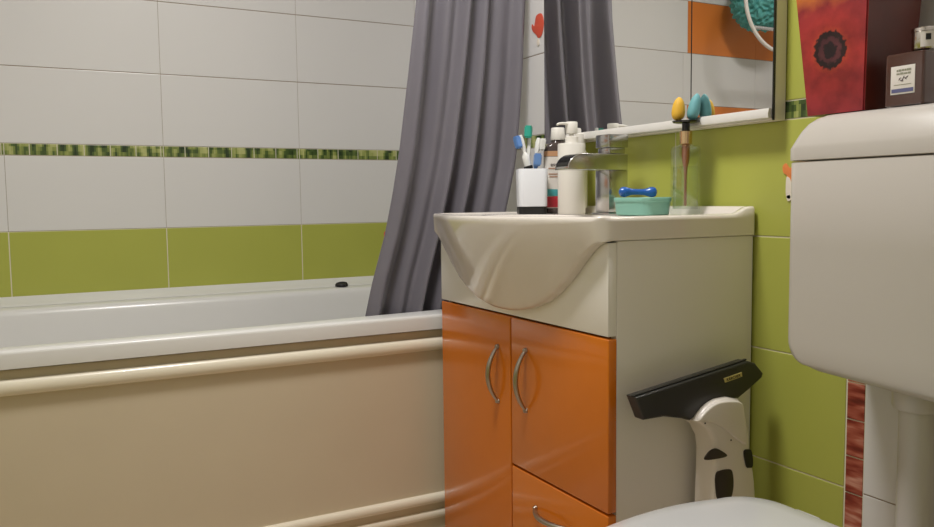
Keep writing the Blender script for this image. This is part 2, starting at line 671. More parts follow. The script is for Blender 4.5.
bm = bmesh.new()
rings = [tub_ring(0.006, 0.571, r=0.012), tub_ring(0.0, 0.572, r=0.012), tub_ring(0.0, 0.5985, r=0.012), tub_ring(0.0012, 0.6025, r=0.013),
         tub_ring(0.004, 0.6052, r=0.014), tub_ring(0.010, BZ, r=0.02, back=0.006), tub_ring(0.04, BZ + 0.001, r=0.04, back=0.07, right=0.045, left=0.06, taper=0.08),
         tub_ring(0.05, BZ - 0.001, r=0.06, back=0.088, right=0.06, left=0.08, taper=0.12), tub_ring(0.058, BZ - 0.007, r=0.07, back=0.097, right=0.07, left=0.09, taper=0.13),
         tub_ring(0.0605, BZ - 0.016, r=0.08, back=0.100, right=0.074, left=0.10, taper=0.13), tub_ring(0.064, BZ - 0.03, r=0.09, back=0.105, right=0.08, left=0.11, taper=0.13), tub_ring(0.085, BZ - 0.2, r=0.12, back=0.125, right=0.11, left=0.2, taper=0.12),
         tub_ring(0.11, BZ - 0.36, r=0.14, back=0.15, right=0.14, left=0.32, taper=0.1), tub_ring(0.16, BZ - 0.40, r=0.13, back=0.2, right=0.2, left=0.4, taper=0.08)]
loops(bm, rings, cap0=False)
tub = thing('bathtub', (XC / 2, -0.38, 0), 'white acrylic bathtub with cream moulded side panel along the tiled back wall', 'bathtub')
finish('tub_shell', bm, 'acrylic_white', tub, angle=60)

# sealing strip between tub and wall tiles belongs to the setting
bm = bmesh.new()
loops(bm, [[(x, -0.0005, 0.6069), (x, -0.046, 0.6069), (x, -0.045, 0.6082), (x, -0.030, 0.6125), (x, -0.015, 0.6195), (x, -0.006, 0.625), (x, -0.0005, 0.629)] for x in (XC + 0.004, -0.004)])
structure(finish('trim_1', bm, 'acrylic_white', origin=(XC / 2, 0, 0.6068)))

# bath panel with moulded rails
bm = bmesh.new(); add_box(bm, BL0, -0.003, -0.748, -0.736, 0.003, 0.5685)
t = finish('side_panel', bm, 'panel_cream', tub, smooth=False)


def rail(zc, h, d, name='moulded_rail'):
    prof = []
    for k in range(13):
        a = PI * k / 12
        prof.append((-0.748 - d * math.sin(a) ** 0.7, zc - h / 2 * math.cos(a)))
    b = bmesh.new()
    loops(b, [[(x, y, z) for y, z in prof] for x in (BL0, -0.003)])
    return finish(name, b, 'rail_cream', t)


rail(0.536, 0.031, 0.014)
rail(0.167, 0.024, 0.013)
rail(0.128, 0.020, 0.009)

# black plug on the back rim
t = thing('bath_plug', (-0.306, -0.062, BZ + 0.0015), 'small black rubber plug lying on the back rim of the bathtub', 'bath plug')
bm = bmesh.new(); add_lathe(bm, [(0.014, 0), (0.0195, 0.0015), (0.0200, 0.006), (0.0175, 0.010), (0.007, 0.0115)], (-0.306, -0.062, BZ + 0.0015), 24)
finish('stopper', bm, 'rubber_black', t)
bm = bmesh.new(); add_tube(bm, [(-0.322 + 0.032 * k / 8, -0.062, BZ + 0.0105 + 0.003 * math.sin(PI * k / 8)) for k in range(9)], 0.0035, 8)
finish('pull_loop', bm, 'rubber_black', t)

# ------------------------------------------------------------------ shower rod and curtain
t = thing('shower_rod', (XC / 2, -0.685, 2.02), 'straight chrome shower curtain rod above the bathtub', 'curtain rod')
bm = bmesh.new(); add_tube(bm, [(XC + 0.006, -0.685, 2.02), (-0.006, -0.685, 2.02)], 0.011, 16)
finish('rod', bm, 'chrome', t)
for xx, s in ((XC + 0.001, 1), (-0.001, -1)):
    bm = bmesh.new(); add_lathe(bm, [(0.028, 0), (0.028, 0.006 * s), (0.014, 0.012 * s)], (xx, -0.685, 2.02), 24, 'x')
    finish('flange', bm, 'chrome', t)

LEFT = [(0.40, -0.470), (0.50, -0.468), (0.61, -0.457), (0.674, -0.443), (0.727, -0.427), (0.79, -0.408), (0.883, -0.387), (0.989, -0.367), (1.164, -0.342), (1.339, -0.319), (1.6, -0.300), (2.0, -0.285)]
RIGHT = [(0.40, -0.15), (0.61, -0.125), (0.8, -0.075), (0.957, -0.036), (1.072, -0.023), (1.199, -0.014), (1.374, -0.010), (2.0, -0.010)]
NU, NV = 150, 60
FOLD = [(0.0, 0.0), (0.08, -0.022), (0.19, 0.022), (0.29, -0.004), (0.34, 0.002), (0.42, -0.030), (0.50, 0.024), (0.60, -0.016), (0.67, 0.026), (0.78, 0.000), (0.83, 0.003), (0.92, -0.030), (1.0, 0.020)]   # (fraction across, depth) of crests and valleys


def fold(s):
    for (a, va), (b, vb) in zip(FOLD[:-1], FOLD[1:]):
        if s <= b:
            q = (s - a) / (b - a)
            q = q * q * (3 - 2 * q)
            return va + (vb - va) * q
    return FOLD[-1][1]


bm = bmesh.new()
grid = []
for j in range(NV + 1):
    z = 0.42 + (1.998 - 0.42) * j / NV
    xl, xr = lerp_table(LEFT, z), lerp_table(RIGHT, z)
    row = []
    for i in range(NU + 1):
        s = i / NU
        drift = 0.03 * math.sin(PI * s) * (1.0 - sstep(0.4, 1.6, z))
        ss = min(1, max(0, s + drift))
        amp = 0.85 + 0.15 * math.sin(3.1 * z)
        y = -0.662 - 0.020 * sstep(0.65, 1.8, z) + fold(ss) * amp + 0.004 * math.sin(9 * s + 5 * z) + 0.0025 * math.sin(31 * s + 7 * z)
        if z < 0.66:
            y += 0.014 * (1 - sstep(0.5, 0.66, z))
        row.append(bm.verts.new((xl + (xr - xl) * s, y, z)))
    grid.append(row)
for j in range(NV):
    for i in range(NU):
        bm.faces.new((grid[j][i], grid[j][i + 1], grid[j + 1][i + 1], grid[j + 1][i]))
ct = finish('shower_curtain', bm, 'fabric_grey', origin=(-0.2, -0.67, 2.0), angle=80)
sm = ct.modifiers.new('thickness', 'SOLIDIFY'); sm.thickness = 0.0012
tag(ct, 'gathered grey fabric shower curtain hanging inside the bathtub', 'shower curtain')

# ------------------------------------------------------------------ vanity unit
YV0, YV1 = -1.406, -0.800
XF, XD = -0.309, -0.327
t = thing('vanity_cabinet', (-0.16, (YV0 + YV1) / 2, 0), 'white vanity cabinet with glossy orange doors and drawer beneath the washbasin', 'cabinet')
ZB = 0.10
for y0, y1 in ((YV0, YV0 + 0.016), (YV1 - 0.016, YV1)):
    bm = bmesh.new(); add_box(bm, XF, -0.004, y0, y1, 0.003, 0.8012, 0.0008, 1)
    finish('side_panel', bm, 'carcass_white', t)
bm = bmesh.new(); add_box(bm, XF, -0.004, YV0 + 0.017, YV1 - 0.017, ZB, ZB + 0.016)
finish('bottom_panel', bm, 'carcass_white', t, smooth=False)
bm = bmesh.new(); add_box(bm, -0.012, -0.004, YV0 + 0.017, YV1 - 0.017, ZB + 0.017, 0.799)
finish('back_panel', bm, 'carcass_white', t, smooth=False)
bm = bmesh.new(); add_box(bm, XF + 0.03, XF + 0.046, YV0 + 0.017, YV1 - 0.017, 0.003, ZB - 0.001)
finish('plinth', bm, 'carcass_white', t, smooth=False)
bm = bmesh.new(); add_box(bm, XD, XF - 0.0005, YV0, YV1, 0.6465, 0.799, 0.0012, 2)
finish('front_panel', bm, 'lacquer_white', t)
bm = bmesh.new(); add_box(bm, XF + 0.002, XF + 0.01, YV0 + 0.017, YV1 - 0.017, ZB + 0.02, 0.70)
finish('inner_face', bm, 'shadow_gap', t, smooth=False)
YM = -1.1015


def handle(parent, p0, p1, out):
    """bow handle between two fixing points, bulging towards the room"""
    b = bmesh.new()
    p0, p1 = Vector(p0), Vector(p1)
    pts, rad = [], []
    for k in range(25):
        q = k / 24
        h = math.sin(PI * q) ** 0.75
        pts.append(p0.lerp(p1, q) + Vector((-out * h, 0, 0)))
        rad.append(0.0030 + 0.0030 * math.sin(PI * q) ** 0.7)
    add_tube(b, pts, rad, 12, 0.8)
    for p in (p0, p1):
        add_lathe(b, [(0.0050, 0.0), (0.0048, -0.003), (0.0034, -0.006)], (p.x, p.y, p.z), 16, 'x')
    return finish('handle', b, 'nickel', parent)


bm = bmesh.new(); add_box(bm, XD, XF - 0.0005, YM + 0.002, YV1, ZB, 0.6425, 0.0022, 3)
d = finish('door', bm, 'lacquer_orange', t)
handle(d, (XD, -1.053, 0.577), (XD, -1.053, 0.466), 0.024)
bm = bmesh.new(); add_box(bm, XD, XF - 0.0005, YV0 - 0.001, YM - 0.002, 0.3525, 0.6425, 0.0022, 3)
d = finish('door', bm, 'lacquer_orange', t)
handle(d, (XD, -1.158, 0.586), (XD, -1.158, 0.470), 0.024)
bm = bmesh.new(); add_box(bm, XD, XF - 0.0005, YV0 - 0.001, YM - 0.002, ZB, 0.3485, 0.0022, 3)
d = finish('drawer', bm, 'lacquer_orange', t)
handle(d, (XD, -1.190, 0.291), (XD, -1.306, 0.291), 0.024)

# ------------------------------------------------------------------ washbasin
YC = -1.103
LOW = [(0.0, 0.6600), (0.03, 0.6608), (0.06, 0.6640), (0.10, 0.6725), (0.14, 0.6870), (0.175, 0.7060), (0.21, 0.7320), (0.235, 0.7540), (0.255, 0.7720),
       (0.270, 0.7840), (0.283, 0.7930), (0.297, 0.7990), (0.312, 0.8020)]
DECK = 0.836


def perim():
    x0, x1, y0, y1 = -0.345, -0.003, -1.4135, -0.785
    rf, rb = 0.026, 0.010
    out = []

    def seg(a, b, n):
        for k in range(n):
            s = k / n
            out.append((a[0] + (b[0] - a[0]) * s, a[1] + (b[1] - a[1]) * s))

    def arc(cx, cy, r, a0, n):
        for k in range(n):
            a = a0 + PI / 2 * k / n
            out.append((cx + r * math.cos(a), cy + r * math.sin(a)))
    seg((x1, y0 + rb), (x1, y1 - rb), 30)
    arc(x1 - rb, y1 - rb, rb, 0, 5)
    seg((x1 - rb, y1), (x0 + rf, y1), 22)
    arc(x0 + rf, y1 - rf, rf, PI / 2, 9)
    seg((x0, y1 - rf), (x0, y0 + rf), 96)
    arc(x0 + rf, y0 + rf, rf, PI, 9)
    seg((x0 + rf, y0), (x1 - rb, y0), 22)
    arc(x1 - rb, y0 + rb, rb, 1.5 * PI, 5)
    return out


PER = perim()
BX, BYR, BXR = -0.222, 0.25, 0.090


def brow(inset, zf, bul=True, zmode=None):
    ring = []
    for x, y in PER:
        fr = sstep(-0.33, -0.345, x) if False else max(0.0, min(1.0, (-0.320 - x) / 0.024))
        dd = abs(y - YC)
        zl = 0.802 + (lerp_table(LOW, dd) - 0.802) * fr
        h = zf
        z = zl + (0.834 - zl) * h if zmode is None else zmode(x, y)
        B = 0.062 * max(0, 1 - (dd / 0.315) ** 2) ** 1.35 * fr
        hc = min(1, max(h, 0)); g = 0.06 + 0.94 * (0.55 * hc + 0.45 * math.sin(hc * PI / 2))
        # inset towards the middle of the rectangle
        xx = x - B * g
        cx, cy = min(max(xx, -0.345 - B * g + inset + 0.0), -0.003 - inset), min(max(y, -1.4135 + inset), -0.785 - inset)
        ring.append((cx, cy, z))
    return ring


def ztop(base, rise):
    def f(x, y):
        return base + rise * sstep(-0.055, -0.018, x)
    return f


rings = []
r0 = []
for (x, y, z) in brow(0.0, 0.0):
    fr = x < -0.33
    r0.append((-0.3276 if fr else x, y, z) if fr else (min(max(x, -0.3), -0.03), min(max(y, -1.395), -0.81), z))
rings.append(r0)
rings.append(brow(0.003, 0.0))
rings.append(brow(0.0, 0.03))
for h in (0.10, 0.2, 0.32, 0.45, 0.58, 0.7, 0.8, 0.88, 0.94):
    rings.append(brow(0.0, h))
rings.append(brow(0.0, 1.0))
rings.append(brow(0.0015, 1.0, zmode=ztop(0.8380, 0.0110)))
rings.append(brow(0.0045, 1.0, zmode=ztop(0.8402, 0.0125)))
rings.append(brow(0.0085, 1.0, zmode=ztop(0.8410, 0.0125)))
rings.append(brow(0.015, 1.0, zmode=ztop(0.8402, 0.0125)))
rings.append(brow(0.019, 1.0, zmode=ztop(0.8385, 0.0090)))
rings.append(brow(0.023, 1.0, zmode=ztop(0.8368, 0.0030)))
rings.append(brow(0.028, 1.0, zmode=lambda x, y: DECK))
last = rings[-1]


def ell(s, z):
    out = []
    for x, y, _ in last:
        a = math.atan2((y - YC) / BYR, (x - BX) / BXR)
        out.append((BX + BXR * s * math.cos(a), YC + BYR * s * math.sin(a), z))
    return out


e1 = ell(1.03, DECK)
for s in (0.35, 0.7, 1.0):
    rings.append([tuple(a[i] + (b[i] - a[i]) * s for i in range(3)) for a, b in zip(last, e1)])
for s, z in ((1.0, 0.8353), (0.975, 0.832), (0.95, 0.825), (0.90, 0.803), (0.80, 0.772), (0.62, 0.748), (0.38, 0.736), (0.14, 0.732)):
    rings.append(ell(s, z))
bm = bmesh.new()
loops(bm, rings, cap0=False)
o = finish('washbasin', bm, 'ceramic', origin=(-0.18, YC, 0.80), angle=70)
tag(o, 'white ceramic washbasin with rounded bowl front on the vanity cabinet', 'washbasin')

# ------------------------------------------------------------------ tap
t = thing('basin_tap', (-0.083, YC, DECK), 'square chrome mixer tap with arched spout on the washbasin', 'tap')
bm = bmesh.new(); add_box(bm, -0.112, -0.054, YC - 0.029, YC + 0.029, DECK + 0.0005, DECK + 0.0045, 0.0012)
finish('base_plate', bm, 'chrome', t)
bm = bmesh.new(); add_box(bm, -0.107, -0.059, YC - 0.023, YC + 0.023, DECK + 0.005, 0.9265, 0.0015)
finish('column', bm, 'chrome', t)
prof = [(-0.059, 0.927), (-0.059, 0.9595), (-0.170, 0.9595)] + [(-0.170 - 0.037 * math.sin(PI / 2 * k / 10), 0.9280 + 0.0315 * math.cos(PI / 2 * k / 10)) for k in range(1, 11)] + [(-0.190, 0.9275), (-0.182, 0.9400), (-0.16, 0.946), (-0.13, 0.944), (-0.107, 0.936)]
prof = prof[:-5] + [(-0.2065, 0.927)]
bm = outline_mesh('s', prof, [], 0.023, 0.0012, lambda a, b, c: (a, YC + c, b))
spout = finish('spout', bm, 'chrome', t)
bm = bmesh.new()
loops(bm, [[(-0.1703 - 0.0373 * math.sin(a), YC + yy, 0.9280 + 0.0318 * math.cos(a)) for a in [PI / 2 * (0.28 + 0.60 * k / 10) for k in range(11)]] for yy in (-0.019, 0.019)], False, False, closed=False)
finish('black_nose_plate', bm, 'black_gloss', spout)  # black plate laid over the curved nose of the spout
bm = bmesh.new(); add_box(bm, -0.103, -0.063, YC - 0.019, YC + 0.019, 0.9605, 0.972, 0.001)
finish('cartridge', bm, 'chrome', t)
bm = bmesh.new(); add_box(bm, -0.107, -0.057, YC - 0.022, YC + 0.022, 0.9725, 0.999, 0.002)
finish('lever', bm, 'chrome', t)

# ------------------------------------------------------------------ things on the basin
RV = Vector((math.cos(YAW), -math.sin(YAW), 0))        # a horizontal direction used to lean the brushes
DV = Vector((math.sin(YAW), math.cos(YAW), 0))


def facing(o, yaw_deg):
    o.rotation_euler = (0, 0, math.radians(yaw_deg))


# toothbrush cup
CU = Vector((-0.130, -0.873, DECK + 0.0006))
t = thing('toothbrush_cup', CU, 'white square toothbrush cup with black base on the washbasin corner', 'cup')


def cupring(w, z, r):
    ca, sa = math.cos(-YAW * 0.9), math.sin(-YAW * 0.9)
    return [(CU.x + x * ca - y * sa, CU.y + x * sa + y * ca, CU.z + z) for x, y in rrect(-w, w, -w, w, r)]


bm = bmesh.new()
loops(bm, [cupring(0.031, 0.0, 0.012), cupring(0.0318, 0.001, 0.012), cupring(0.0318, 0.0155, 0.012), cupring(0.0305, 0.016, 0.012)])
finish('cup_base', bm, 'black', t)
bm = bmesh.new()
loops(bm, [cupring(0.031, 0.0165, 0.012), cupring(0.0322, 0.017, 0.012), cupring(0.0335, 0.1005, 0.012), cupring(0.033, 0.1013, 0.0118), cupring(0.031, 0.1008, 0.011), cupring(0.0295, 0.022, 0.01)])
finish('cup_body', bm, 'cup_white', t)


def toothbrush(bot, top, bdir, bristle, hmat, hw, label, grip=None):
    """brush from the cup floor to its head; bristles stick out along bdir"""
    bot, top, bdir = Vector(bot), Vector(top), Vector(bdir).normalized()
    th = thing('toothbrush', bot, label, 'toothbrush')
    L = top - bot
    n = 16
    pts = [bot + L * k / n for k in range(n + 1)]
    ln_ = L.length
    rad = []
    for k in range(n + 1):
        dfe = ln_ * (1 - k / n)
        rad.append(0.0068 if dfe < 0.032 else (0.0042 if dfe < 0.045 else hw))
    rad[0] *= 0.6
    rad[-1] *= 0.6
    b = bmesh.new(); add_tube(b, pts, rad, 10, 0.8)
    finish('handle', b, hmat, th)
    ax = L.normalized()
    sd = ax.cross(bdir).normalized()
    c = top - ax * 0.015 + bdir * 0.0105
    b = bmesh.new()
    tt = bmesh.new(); bmesh.ops.create_cube(tt, size=1)
    bmesh.ops.bevel(tt, geom=tt.edges[:], offset=0.12, segments=2, affect='EDGES')
    mm = Matrix((ax * 0.028, sd * 0.016, bdir * 0.013)).transposed().to_4x4()
    mm.translation = c
    merge(b, tt, mm)
    finish('bristles', b, bristle, th)
    if grip:
        a0, a1 = grip
        b = bmesh.new(); add_tube(b, [bot + L * a0, bot + L * a1], hw * 1.12, 10, 0.85)
        finish('grip', b, 'black', th)
    return th


def atcup(a, d, z):
    return CU + RV * a + DV * d + Vector((0, 0, z))


toothbrush(atcup(0.012, -0.008, 0.0245), atcup(-0.026, -0.006, 0.178), -RV * 1 - DV * 0.5 + Vector((0, 0, -0.2)), 'blue_bristle', 'brush_white', 0.0105,
           'thick white toothbrush with blue bristles leaning left in the cup', grip=(0.50, 0.545))
toothbrush(atcup(-0.012, 0.010, 0.0245), atcup(-0.002, 0.014, 0.201), -DV * 0.9 + RV * -0.35, 'teal_bristle', 'brush_white', 0.0055,
           'white toothbrush with green bristles standing tallest in the cup')
toothbrush(atcup(0.002, -0.010, 0.0245), atcup(0.010, -0.020, 0.136), -DV * 1 + RV * 0.2, 'brush_blue', 'brush_blue', 0.006,
           'short pale blue toothbrush low at the right of the cup')
toothbrush(atcup(-0.006, 0.002, 0.0245), atcup(0.017, 0.010, 0.172), RV * 1 + DV * 0.4, 'brush_white', 'brush_white', 0.0045,
           'plain white toothbrush leaning right in the cup')

# mouthwash bottle
MW = Vector((-0.0545, -0.868, DECK + 0.0006))
t = thing('mouthwash_bottle', MW, 'mouthwash bottle with white cap and printed label behind the toothbrush cup', 'bottle')
ca, sa = math.cos(-YAW), math.sin(-YAW)


def mwring(w, d, z, r=0.010):
    return [(MW.x + x * ca - y * sa, MW.y + x * sa + y * ca, MW.z + z) for x, y in rrect(-w, w, -d, d, r)]


def mwmap(u, v, wv):
    """u across the front, v up, wv out of the front face"""
    return Vector((MW.x + u * ca - (-0.0207 - wv) * sa, MW.y + u * sa + (-0.0207 - wv) * ca, MW.z + v))


bm = bmesh.new()
loops(bm, [mwring(0.030, 0.018, 0.0), mwring(0.032, 0.0195, 0.003), mwring(0.032, 0.0195, 0.144), mwring(0.029, 0.0185, 0.153), mwring(0.021, 0.0165, 0.160), mwring(0.0145, 0.0145, 0.163), mwring(0.0135, 0.0135, 0.168)])
finish('bottle_body', bm, 'bottle_smoke', t)
bm = bmesh.new()
add_lathe(bm, [(0.0165, 0.1685), (0.0172, 0.170), (0.0155, 0.1955), (0.0145, 0.197)], (MW.x, MW.y, MW.z), 28)
finish('cap', bm, 'plastic_white', t)
bm = bmesh.new()
loops(bm, [mwring(0.0325, 0.0201, 0.012, 0.0105), mwring(0.0325, 0.0201, 0.130, 0.0105)])
lab = finish('label', bm, 'label_white', t)
bm = bmesh.new()
loops(bm, [mwring(0.0326, 0.0202, 0.131, 0.0105), mwring(0.0326, 0.0202, 0.143, 0.0105)])
finish('amber_band', bm, 'liquid_amber', t)
bm = text_bm('essential', 0.0125, lambda a, b, c: mwmap(a + 0.002, b + 0.112, c + 0.0001))
finish('wording', bm, 'ink_dark', lab)
bm = bmesh.new()
for (u0, u1, v0, v1) in ((-0.024, 0.024, 0.102, 0.1045), (-0.024, 0.022, 0.089, 0.0915), (-0.022, 0.024, 0.083, 0.0855)):
    vs = [mwmap(u, v, 0.0003) for u, v in ((u0, v0), (u1, v0), (u1, v1), (u0, v1))]
    bm.faces.new([bm.verts.new(p) for p in vs])
finish('small_print', bm, 'ink_brown', lab)
bm = outline_mesh('sw', [(-0.031, 0.040), (0.03, 0.040), (0.03, 0.072), (0.018, 0.060), (0.0, 0.055), (-0.031, 0.056)], [], 0.0004, 0.0001, lambda a, b, c: mwmap(a, b, c))
finish('teal_swoosh', bm, 'label_teal', lab)
bm = outline_mesh('rd', [(-0.031, 0.014), (0.03, 0.014), (0.03, 0.044), (0.010, 0.040), (-0.031, 0.038)], [], 0.0005, 0.0001, lambda a, b, c: mwmap(a, b, c + 0.0001))
finish('red_block', bm, 'label_red', lab)

# white soap pump
PB = Vector((-0.088, -0.9695, DECK + 0.0006))
t = thing('soap_pump', PB, 'plain white soap pump bottle standing behind the tap spout', 'soap dispenser')
bm = bmesh.new(); add_lathe(bm, [(0.029, 0.0), (0.0302, 0.0015), (0.0302, 0.1515), (0.0292, 0.1535), (0.012, 0.154)], PB, 40)
finish('bottle_body', bm, 'plastic_white', t)
bm = bmesh.new(); add_lathe(bm, [(0.0145, 0.1545), (0.0145, 0.168), (0.0135, 0.169)], PB, 32)
finish('collar', bm, 'plastic_white', t)
bm = bmesh.new()
add_lathe(bm, [(0.005, 0.1692), (0.005, 0.1745), (0.0128, 0.175), (0.0132, 0.176), (0.0132, 0.199), (0.012, 0.2005)], PB, 32)
add_tube(bm, [PB + Vector((-0.010, -0.001, 0.1962)), PB + Vector((-0.026, -0.0025, 0.1962)), PB + Vector((-0.036, -0.0035, 0.1950)), PB + Vector((-0.041, -0.004, 0.1925))], [0.0034, 0.003, 0.0028, 0.0024], 12)
finish('pump_head', bm, 'plastic_white', t)

# second white cap peeking behind the pump (short jar on the basin's back lip)
JB = Vector((-0.040, -0.936, DECK + 0.0125))
t = thing('tall_bottle', JB, 'slim white bottle mostly hidden behind the soap pump', 'bottle')
bm = bmesh.new(); add_lathe(bm, [(0.015, 0.0), (0.016, 0.001), (0.016, 0.12), (0.012, 0.13), (0.009, 0.134)], JB, 28)
finish('bottle_body', bm, 'plastic_white', t)
bm = bmesh.new(); add_lathe(bm, [(0.0115, 0.1345), (0.012, 0.1355), (0.012, 0.166), (0.011, 0.167)], JB, 28)
finish('cap', bm, 'plastic_white', t)

# soap dish with blue tool
SD = Vector((-0.098, -1.217, DECK + 0.0006))
t = thing('soap_dish', SD, 'oblong mint green soap dish on the washbasin beside the tap', 'soap dish')


def sdring(w, l, z, r):
    return [(SD.x + x, SD.y + y, SD.z + z) for x, y in rrect(-w, w, -l, l, r)]


bm = bmesh.new()
loops(bm, [sdring(0.032, 0.047, 0.0, 0.018), sdring(0.0345, 0.0495, 0.002, 0.02), sdring(0.036, 0.0515, 0.0255, 0.02), sdring(0.0372, 0.053, 0.026, 0.021),
           sdring(0.0378, 0.0535, 0.0275, 0.021), sdring(0.0378, 0.0535, 0.0332, 0.021), sdring(0.037, 0.0525, 0.0345, 0.021), sdring(0.0345, 0.0515, 0.034, 0.02), sdring(0.0325, 0.049, 0.0285, 0.018)])
finish('dish', bm, 'mint', t)
bt = Vector((-0.112, -1.198, DECK + 0.0352))
pts, rad = [], []
for k in range(25):
    s = k / 24
    pts.append(bt + RV * (-0.022 + 0.074 * s) + Vector((0, 0, 0.0104 + 0.0005 * math.sin(6 * s))))
    e = abs(2 * s - 1)
    rad.append(0.0060 + 0.0048 * math.exp(-((e - 0.72) / 0.28) ** 2) if 0 < k < 24 else 0.003)
bm = bmesh.new(); add_tube(bm, pts, rad, 14, 0.95)
o = finish('bow_grip', bm, 'blue_tool')
bm = None
tag(o, 'glossy blue bow-shaped plastic grip lying on the mint soap dish', 'bath accessory')

# glass dispenser
GJ = Vector((-0.0557, -1.289, DECK + 0.0006))
t = thing('glass_dispenser', GJ, 'clear square glass soap dispenser with gold collar and black top', 'soap dispenser')


def gring(w, z, r=0.005):
    return [(GJ.x + x, GJ.y + y, GJ.z + z) for x, y in rrect(-w, w, -w, w, r, 4)]


bm = bmesh.new()
loops(bm, [gring(0.0195, 0.0), gring(0.0205, 0.001), gring(0.0205, 0.122), gring(0.019, 0.128), gring(0.0115, 0.131, 0.008), gring(0.0105, 0.132, 0.008)], cap1=False)
loops(bm, [gring(0.0165, 0.012, 0.004), gring(0.0175, 0.014, 0.004), gring(0.0175, 0.121, 0.004), gring(0.016, 0.125, 0.004), gring(0.0095, 0.131, 0.007)], cap1=False)
gl = finish('bottle_glass', bm, 'clear_glass', t)
bm = bmesh.new()
loops(bm, [gring(0.0160, 0.0128, 0.004), gring(0.0171, 0.0145, 0.004), gring(0.0171, 0.0905, 0.004)])
finish('liquid', bm, 'pale_liquid', t)
bm = bmesh.new(); add_tube(bm, [GJ + Vector((0, 0, h)) for h in (0.018, 0.070, 0.088, 0.100, 0.112, 0.132)], [0.0026, 0.0026, 0.0035, 0.0062, 0.0072, 0.0072], 16)
finish('dip_tube', bm, 'copper', t)
bm = bmesh.new(); add_lathe(bm, [(0.0105, 0.1325), (0.0115, 0.133), (0.0115, 0.156), (0.0105, 0.157)], GJ, 32)
finish('collar', bm, 'gold', t)
bm = bmesh.new(); add_lathe(bm, [(0.0072, 0.1575), (0.0072, 0.1700)], GJ, 24)
finish('pump_stem', bm, 'black_gloss', t)
bm = bmesh.new(); add_lathe(bm, [(0.016, 0.1705), (0.0235, 0.1720), (0.0255, 0.1750), (0.0245, 0.1757), (0.01, 0.1752)], GJ, 36)
finish('pump_top', bm, 'black_gloss', t)


def egg(name, base, h, r, lean, m_, label):
    b = bmesh.new()
    rings = []
    for k in range(17):
        s = k / 16
        z = h * s
        rr = r * (1 - abs(2 * (0.5 + (s ** 0.92 - 0.5) * 0.985) - 1) ** 2.6) ** 0.55 * (1.06 - 0.30 * s)
        c = Vector(base) + Vector(lean) * s ** 1.2 + Vector((0, 0, z))
        rings.append([c + Vector((max(rr, 0.001) * math.cos(2 * PI * i / 20), max(rr, 0.001) * math.sin(2 * PI * i / 20), 0)) for i in range(20)])
    loops(b, rings)
    return tag(finish(name, b, m_), label, 'makeup sponge')


egg('makeup_sponge', GJ + RV * -0.0150 + DV * 0.000 + Vector((0, 0, 0.1760)), 0.043, 0.0132, RV * 0.002, 'sponge_yellow', 'small yellow egg-shaped sponge standing on the black dispenser top')
egg('makeup_sponge', GJ + RV * 0.0105 + DV * -0.003 + Vector((0, 0, 0.1760)), 0.049, 0.0122, RV * 0.009, 'sponge_teal', 'pale teal egg-shaped sponge leaning on the black dispenser top')

# ------------------------------------------------------------------ mirror cabinet
YM0, YM1, ZM0, ZM1, XM = -1.470, -0.777, 0.9985, 1.72, -0.031
t = thing('mirror_cabinet', (-0.002, (YM0 + YM1) / 2, ZM0), 'slim wall mirror with two glass doors hanging above the washbasin', 'mirror')
bm = bmesh.new(); add_box(bm, -0.027, -0.0015, YM0, YM1, ZM0, ZM1, 0.001, 1)
finish('casing', bm, 'casing_grey', t)
for y0, y1 in ((YM0 + 0.003, -1.2768), (-1.2738, YM1)):
    bm = bmesh.new(); add_box(bm, XM, -0.0278, y0, y1, ZM0 + 0.004, ZM1)
    finish('mirror_door', bm, 'mirror_glass', t, smooth=False)
bm = bmesh.new(); add_box(bm, -0.0302, -0.0275, -1.2766, -1.2740, ZM0 + 0.004, ZM1)
finish('seam', bm, 'black', t, smooth=False)
bm = bmesh.new(); add_box(bm, -0.0312, -0.0275, YM0, YM0 + 0.0028, ZM0, ZM1)
finish('edge_strip', bm, 'black', t, smooth=False)
bm = bmesh.new()
loops(bm, [[(-0.0316, y, ZM0 + 0.003), (-0.038, y, ZM0 + 0.004), (-0.0395, y, ZM0 + 0.010), (-0.037, y, ZM0 + 0.0195), (-0.0316, y, ZM0 + 0.0205)] for y in (YM0 + 0.004, YM1 - 0.09)])
finish('bottom_strip', bm, 'steel_strip', t)


# ------------------------------------------------------------------ wall stickers
def sticker(name, pts, mapfn, m_, label, extra=(), sub=5):
    b = outline_mesh('st', smooth_poly(pts, sub), [], 0.0006, 0.0002, mapfn)
    o_ = finish(name, b, m_)
    tag(o_, label, 'wall sticker')
    for nm, pp, mm in extra:
        b = outline_mesh('st', smooth_poly(pp, sub), [], 0.0008, 0.0002, mapfn)
        finish(nm, b, mm, o_)
    return o_


wallB = lambda a, b, c: Vector((-0.0012 - c, a, b))
wallA = lambda a, b, c: Vector((a, -0.0012 - c, b))
FY = -0.700
sticker('fish_sticker', [(FY + 0.002, 1.3270), (FY - 0.020, 1.3280), (FY - 0.030, 1.3110), (FY - 0.029, 1.2910), (FY - 0.020, 1.2740), (FY - 0.006, 1.2710), (FY + 0.004, 1.2810), (FY + 0.016, 1.2890),
                         (FY + 0.024, 1.3000), (FY + 0.022, 1.3100), (FY + 0.013, 1.3030), (FY + 0.009, 1.3110)], wallB, 'sticker_red',
        'red fish sticker on the white tiles between curtain and mirror', extra=[('pale_tail', [(FY - 0.002, 1.2690), (FY - 0.008, 1.2690), (FY - 0.010, 1.2550), (FY - 0.004, 1.2510), (FY + 0.001, 1.2590)], 'sticker_white')])
sticker('fish_sticker', [(-0.1375, 0.766), (-0.136, 0.742), (-0.139, 0.716), (-0.128, 0.706), (-0.112, 0.722), (-0.104, 0.744), (-0.114, 0.764), (-0.128, 0.772)], wallA, 'sticker_red',
        'red fish sticker on the green tile beside the curtain edge')
